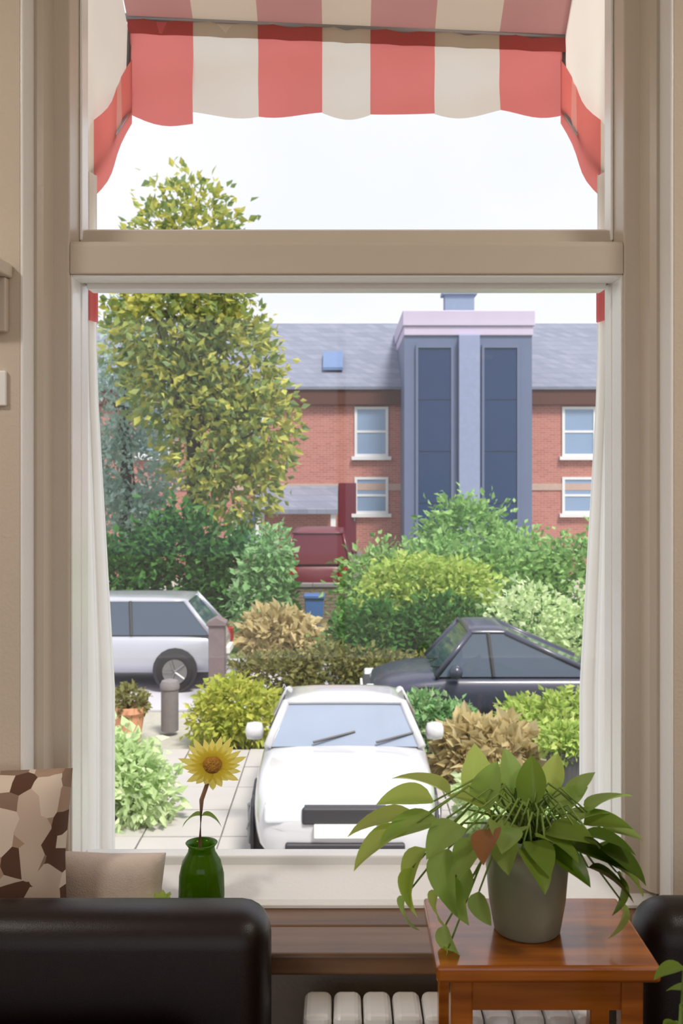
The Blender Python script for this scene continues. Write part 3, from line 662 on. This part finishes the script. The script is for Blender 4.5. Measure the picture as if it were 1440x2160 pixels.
# yaw: the blade grows along local +y; yaw 0 = away, pi/2 = left, -pi/2 = right, pi = towards the lens
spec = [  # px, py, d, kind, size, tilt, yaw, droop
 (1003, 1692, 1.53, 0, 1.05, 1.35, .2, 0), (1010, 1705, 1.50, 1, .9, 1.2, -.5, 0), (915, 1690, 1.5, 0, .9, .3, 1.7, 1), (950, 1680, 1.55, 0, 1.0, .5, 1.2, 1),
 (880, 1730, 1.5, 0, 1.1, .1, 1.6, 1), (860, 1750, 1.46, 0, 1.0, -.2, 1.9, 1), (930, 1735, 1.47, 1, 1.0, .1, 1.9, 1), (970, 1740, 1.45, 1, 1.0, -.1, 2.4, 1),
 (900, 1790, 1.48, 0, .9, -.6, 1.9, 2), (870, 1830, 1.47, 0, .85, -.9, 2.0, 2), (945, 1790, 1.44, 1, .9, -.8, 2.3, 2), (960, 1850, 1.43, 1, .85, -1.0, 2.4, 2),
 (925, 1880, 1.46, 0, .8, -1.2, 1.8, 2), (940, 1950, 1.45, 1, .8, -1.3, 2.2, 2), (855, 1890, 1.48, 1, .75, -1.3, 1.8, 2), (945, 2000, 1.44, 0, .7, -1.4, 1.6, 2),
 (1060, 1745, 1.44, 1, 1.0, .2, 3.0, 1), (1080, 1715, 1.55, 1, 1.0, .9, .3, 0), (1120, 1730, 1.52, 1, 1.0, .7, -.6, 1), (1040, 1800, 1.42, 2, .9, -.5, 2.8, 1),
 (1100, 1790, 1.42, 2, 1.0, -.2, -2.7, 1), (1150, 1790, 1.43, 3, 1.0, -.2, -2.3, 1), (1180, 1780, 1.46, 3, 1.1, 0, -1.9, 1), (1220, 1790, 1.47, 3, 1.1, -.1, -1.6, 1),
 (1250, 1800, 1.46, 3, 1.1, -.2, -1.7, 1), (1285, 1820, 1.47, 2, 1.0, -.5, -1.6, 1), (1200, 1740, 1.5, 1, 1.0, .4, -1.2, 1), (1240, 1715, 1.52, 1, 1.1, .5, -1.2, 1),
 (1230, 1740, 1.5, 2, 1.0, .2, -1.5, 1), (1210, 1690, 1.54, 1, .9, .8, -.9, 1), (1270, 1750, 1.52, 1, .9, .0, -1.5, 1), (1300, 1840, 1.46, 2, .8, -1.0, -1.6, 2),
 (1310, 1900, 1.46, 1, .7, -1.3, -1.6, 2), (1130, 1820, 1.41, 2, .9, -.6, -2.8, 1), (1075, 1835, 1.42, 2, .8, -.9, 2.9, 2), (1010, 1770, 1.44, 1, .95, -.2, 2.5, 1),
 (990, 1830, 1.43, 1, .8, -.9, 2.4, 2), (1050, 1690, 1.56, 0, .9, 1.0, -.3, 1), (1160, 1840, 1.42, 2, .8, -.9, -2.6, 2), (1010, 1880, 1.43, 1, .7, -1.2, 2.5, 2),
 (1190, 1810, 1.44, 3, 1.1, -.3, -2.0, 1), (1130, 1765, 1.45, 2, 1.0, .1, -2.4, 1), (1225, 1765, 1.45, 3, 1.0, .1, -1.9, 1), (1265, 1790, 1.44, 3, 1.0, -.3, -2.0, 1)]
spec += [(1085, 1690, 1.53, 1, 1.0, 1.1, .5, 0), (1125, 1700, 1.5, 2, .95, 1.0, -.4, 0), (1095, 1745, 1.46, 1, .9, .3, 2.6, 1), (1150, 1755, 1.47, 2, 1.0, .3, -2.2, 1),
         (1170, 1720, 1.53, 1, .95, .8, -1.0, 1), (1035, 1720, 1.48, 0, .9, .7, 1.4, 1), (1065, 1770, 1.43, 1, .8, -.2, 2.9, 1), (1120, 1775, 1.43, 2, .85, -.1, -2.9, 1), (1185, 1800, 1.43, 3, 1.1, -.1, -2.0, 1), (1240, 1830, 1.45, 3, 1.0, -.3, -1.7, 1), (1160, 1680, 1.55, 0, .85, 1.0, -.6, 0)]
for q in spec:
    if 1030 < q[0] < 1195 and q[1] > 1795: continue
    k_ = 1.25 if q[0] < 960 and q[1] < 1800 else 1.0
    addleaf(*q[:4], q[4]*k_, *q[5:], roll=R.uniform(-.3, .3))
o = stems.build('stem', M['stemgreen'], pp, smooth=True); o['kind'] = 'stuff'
br = leafmesh(.07, .045, .6, mat('brown_leaf', '8a5a2c', .7, .15, 40, trans=.3)); o = link('leaf', br, pp, P(1040, 1750, 1.41)-Vector(pp.location), (-.1, .3, 2.6)); o['label'] = 'withered brown leaf'

# floor plant peeping in at the right bottom corner
fp = thing('floor_plant', 'olive-leaved plant in a dark pot at the bottom right corner', 'potted plant', (.365, 1.20, 0))
pot(fp, M['darkpot'], .1, .3)
s = MB()
for k in range(7):
    a = k*2*PI/7; top = Vector((.06+.02*math.cos(a), .02*math.sin(a), .835+.03*(k % 3)))
    s.tube([(0, 0, .24), (top.x*.5, top.y*.5, .5), top], .003, 5)
    link('leaf', LV[2][1], fp, top, (.1, 0, a), (.55, .55, .55))
o = s.build('stem', M['stemgreen'], fp, smooth=True); o['kind'] = 'stuff'

# sunflower and vase on the board
vx, vy, vz = P(425, 0, 1.87).x, 1.87, .668
t = thing('bud_vase', 'dark green glass bottle vase on the window board by the sofa back', 'vase', (vx, vy, vz))
MB().lathe([(.034, 0), (.04, .006), (.043, .04), (.042, .08), (.036, .105), (.026, .122), (.024, .132), (.03, .14), (.026, .14), (.02, .13), (.03, .1), (.036, .03), (0, .012)], (0, 0, 0), 32).build('body', M['vase'], t, smooth=True)
fx = P(448, 1612, 1.85)
t = thing('sunflower', 'single yellow sunflower standing in the green glass vase', 'flower', (vx, vy, vz+.02))
head = fx-Vector(t.location)
MB().tube([(0, 0, 0), (-.004, 0, .1), (.0, 0, .2), (head.x*.8, .01, head.z-.02), head+Vector((0, .015, 0))], [.005, .005, .0045, .004, .005], 8).build('stem', M['stembrown'], t, smooth=True)
fh = MB().lathe([(.0, -.012), (.012, -.012), (.016, -.007), (.018, 0), (.015, .008), (0, .012)], (0, 0, 0), 24, 1).build('flower_centre', M['disc'], t, smooth=True)
fh.location = head; fh.rotation_euler = (.35, 0, .1)
pm = MB().grid(5, 4, lambda u, v: ((v*2-1)*.0085*math.sin(PI*(.12+.88*u**.8))**.7, -.004*math.sin(PI*u)+.006*u*u, (.012+.040*u))).mesh('petal', M['petal'], True, fix=False)
for k in range(22): link('petal', pm, fh, (0, .002*(k % 2), 0), (0, 2*PI*k/22, 0), (1, 1, 1+.12*(k % 3)))
for sgn in (-1, 1):
    link('leaf', LV[2][2], t, (0, 0, .17), (.1, 0, sgn*1.4), (.55, .55, .55))

# cushions on the board
def pillow(name, label, loc, wd, ht, th, m, rot):
    o = MB()
    for sgn in (-1, 1):
        def fn(u, v):
            a, c_ = u*2-1, v*2-1
            h = max(0, (1-a**4)*(1-c_**4))**.55
            pin = 1-.07*(1-(1-abs(a))*(1-abs(c_)))*0
            return (a*wd/2*(1-.06*(1-c_*c_)*0-.05*(c_*c_ < .999)*(1-abs(c_))), sgn*h*th/2, ht/2+c_*ht/2*(1-.05*(1-abs(a))))
        o.grid(18, 18, fn)
    o = o.build(name, m, smooth=True); o.location = loc; o.rotation_euler = rot
    bm = bmesh.new(); bm.from_mesh(o.data); bmesh.ops.remove_doubles(bm, verts=bm.verts, dist=.0005); bmesh.ops.recalc_face_normals(bm, faces=bm.faces); bm.to_mesh(o.data); bm.free()
    return tag(o, label, 'cushion')
pmat = bpy.data.materials.new('patterned_cloth'); pmat.use_nodes = True
n = pmat.node_tree; L = n.links.new; tcn = n.nodes.new('ShaderNodeTexCoord'); vo = n.nodes.new('ShaderNodeTexVoronoi'); vo.inputs['Scale'].default_value = 26
rr = n.nodes.new('ShaderNodeValToRGB'); rr.color_ramp.interpolation = 'CONSTANT'
for i, (p_, c_) in enumerate(((0, '5a3c2c'), (.22, 'a98d78'), (.45, 'd8c8b8'), (.72, '8a7260'), (.85, 'c4b0a0'))):
    e = rr.color_ramp.elements[i] if i < 2 else rr.color_ramp.elements.new(p_)
    e.position = p_; e.color = lin(c_)
sx = n.nodes.new('ShaderNodeSeparateColor'); L(tcn.outputs['Object'], vo.inputs['Vector']); L(vo.outputs['Color'], sx.inputs[0]); L(sx.outputs[0], rr.inputs[0]); L(rr.outputs[0], n.nodes['Principled BSDF'].inputs['Base Color'])
n.nodes['Principled BSDF'].inputs['Roughness'].default_value = .9
pillow('patterned_cushion', 'brown and beige patterned cushion leaning at the left edge of the window', (-.655, 1.762, .672), .34, .30, .11, pmat, (-.12, 0, 0))
pillow('plain_cushion', 'small pale beige cushion leaning on the window beside the patterned one', (-.435, 1.85, .672), .21, .12, .08, mat('beige_linen', 'd6c6ba', .9, .08, 60, .2, 400), (-.2, 0, -.05))
t = thing('succulent', 'tiny pale green succulent in a white pot on the window board', 'potted plant', (P(306, 0, 1.80).x+.03, 1.80, .668))
pot(t, M['white_frame'], .022, .045)
for k in range(12):
    a = k*2.4; link('leaf', LV[0][0], t, (0, 0, .045), (1.2-.07*k, 0, a), (.4, .4, .4))
# shelf and switch on the left
t = thing('wall_shelf', 'small brown painted shelf on the wall at the left edge', 'shelf', (-.70, 1.834, EYE+.28))
MB().box(-.12, .095, -.12, 0, .08, .105).build('shelf_board', M['frame'], t, bevel=.004)
MB().box(-.11, .088, -.02, 0, -.02, .08).build('back_rail', M['frame'], t, bevel=.003)
MB().prism([(0, .08), (-.1, .08), (-.1, .06), (-.02, -.02), (0, -.02)], 0, .05, .07).build('bracket', M['frame'], t, bevel=.002)
t = thing('light_switch', 'white square light switch on the wall at the left edge', 'switch', (-.645, 1.834, EYE+.16))
MB().box(-.035, .03, -.009, 0, -.035, .03).build('plate', M['white_frame'], t, bevel=.003); MB().box(-.01, .006, -.014, -.008, -.015, .011).build('rocker', M['white_frame'], t, bevel=.002)
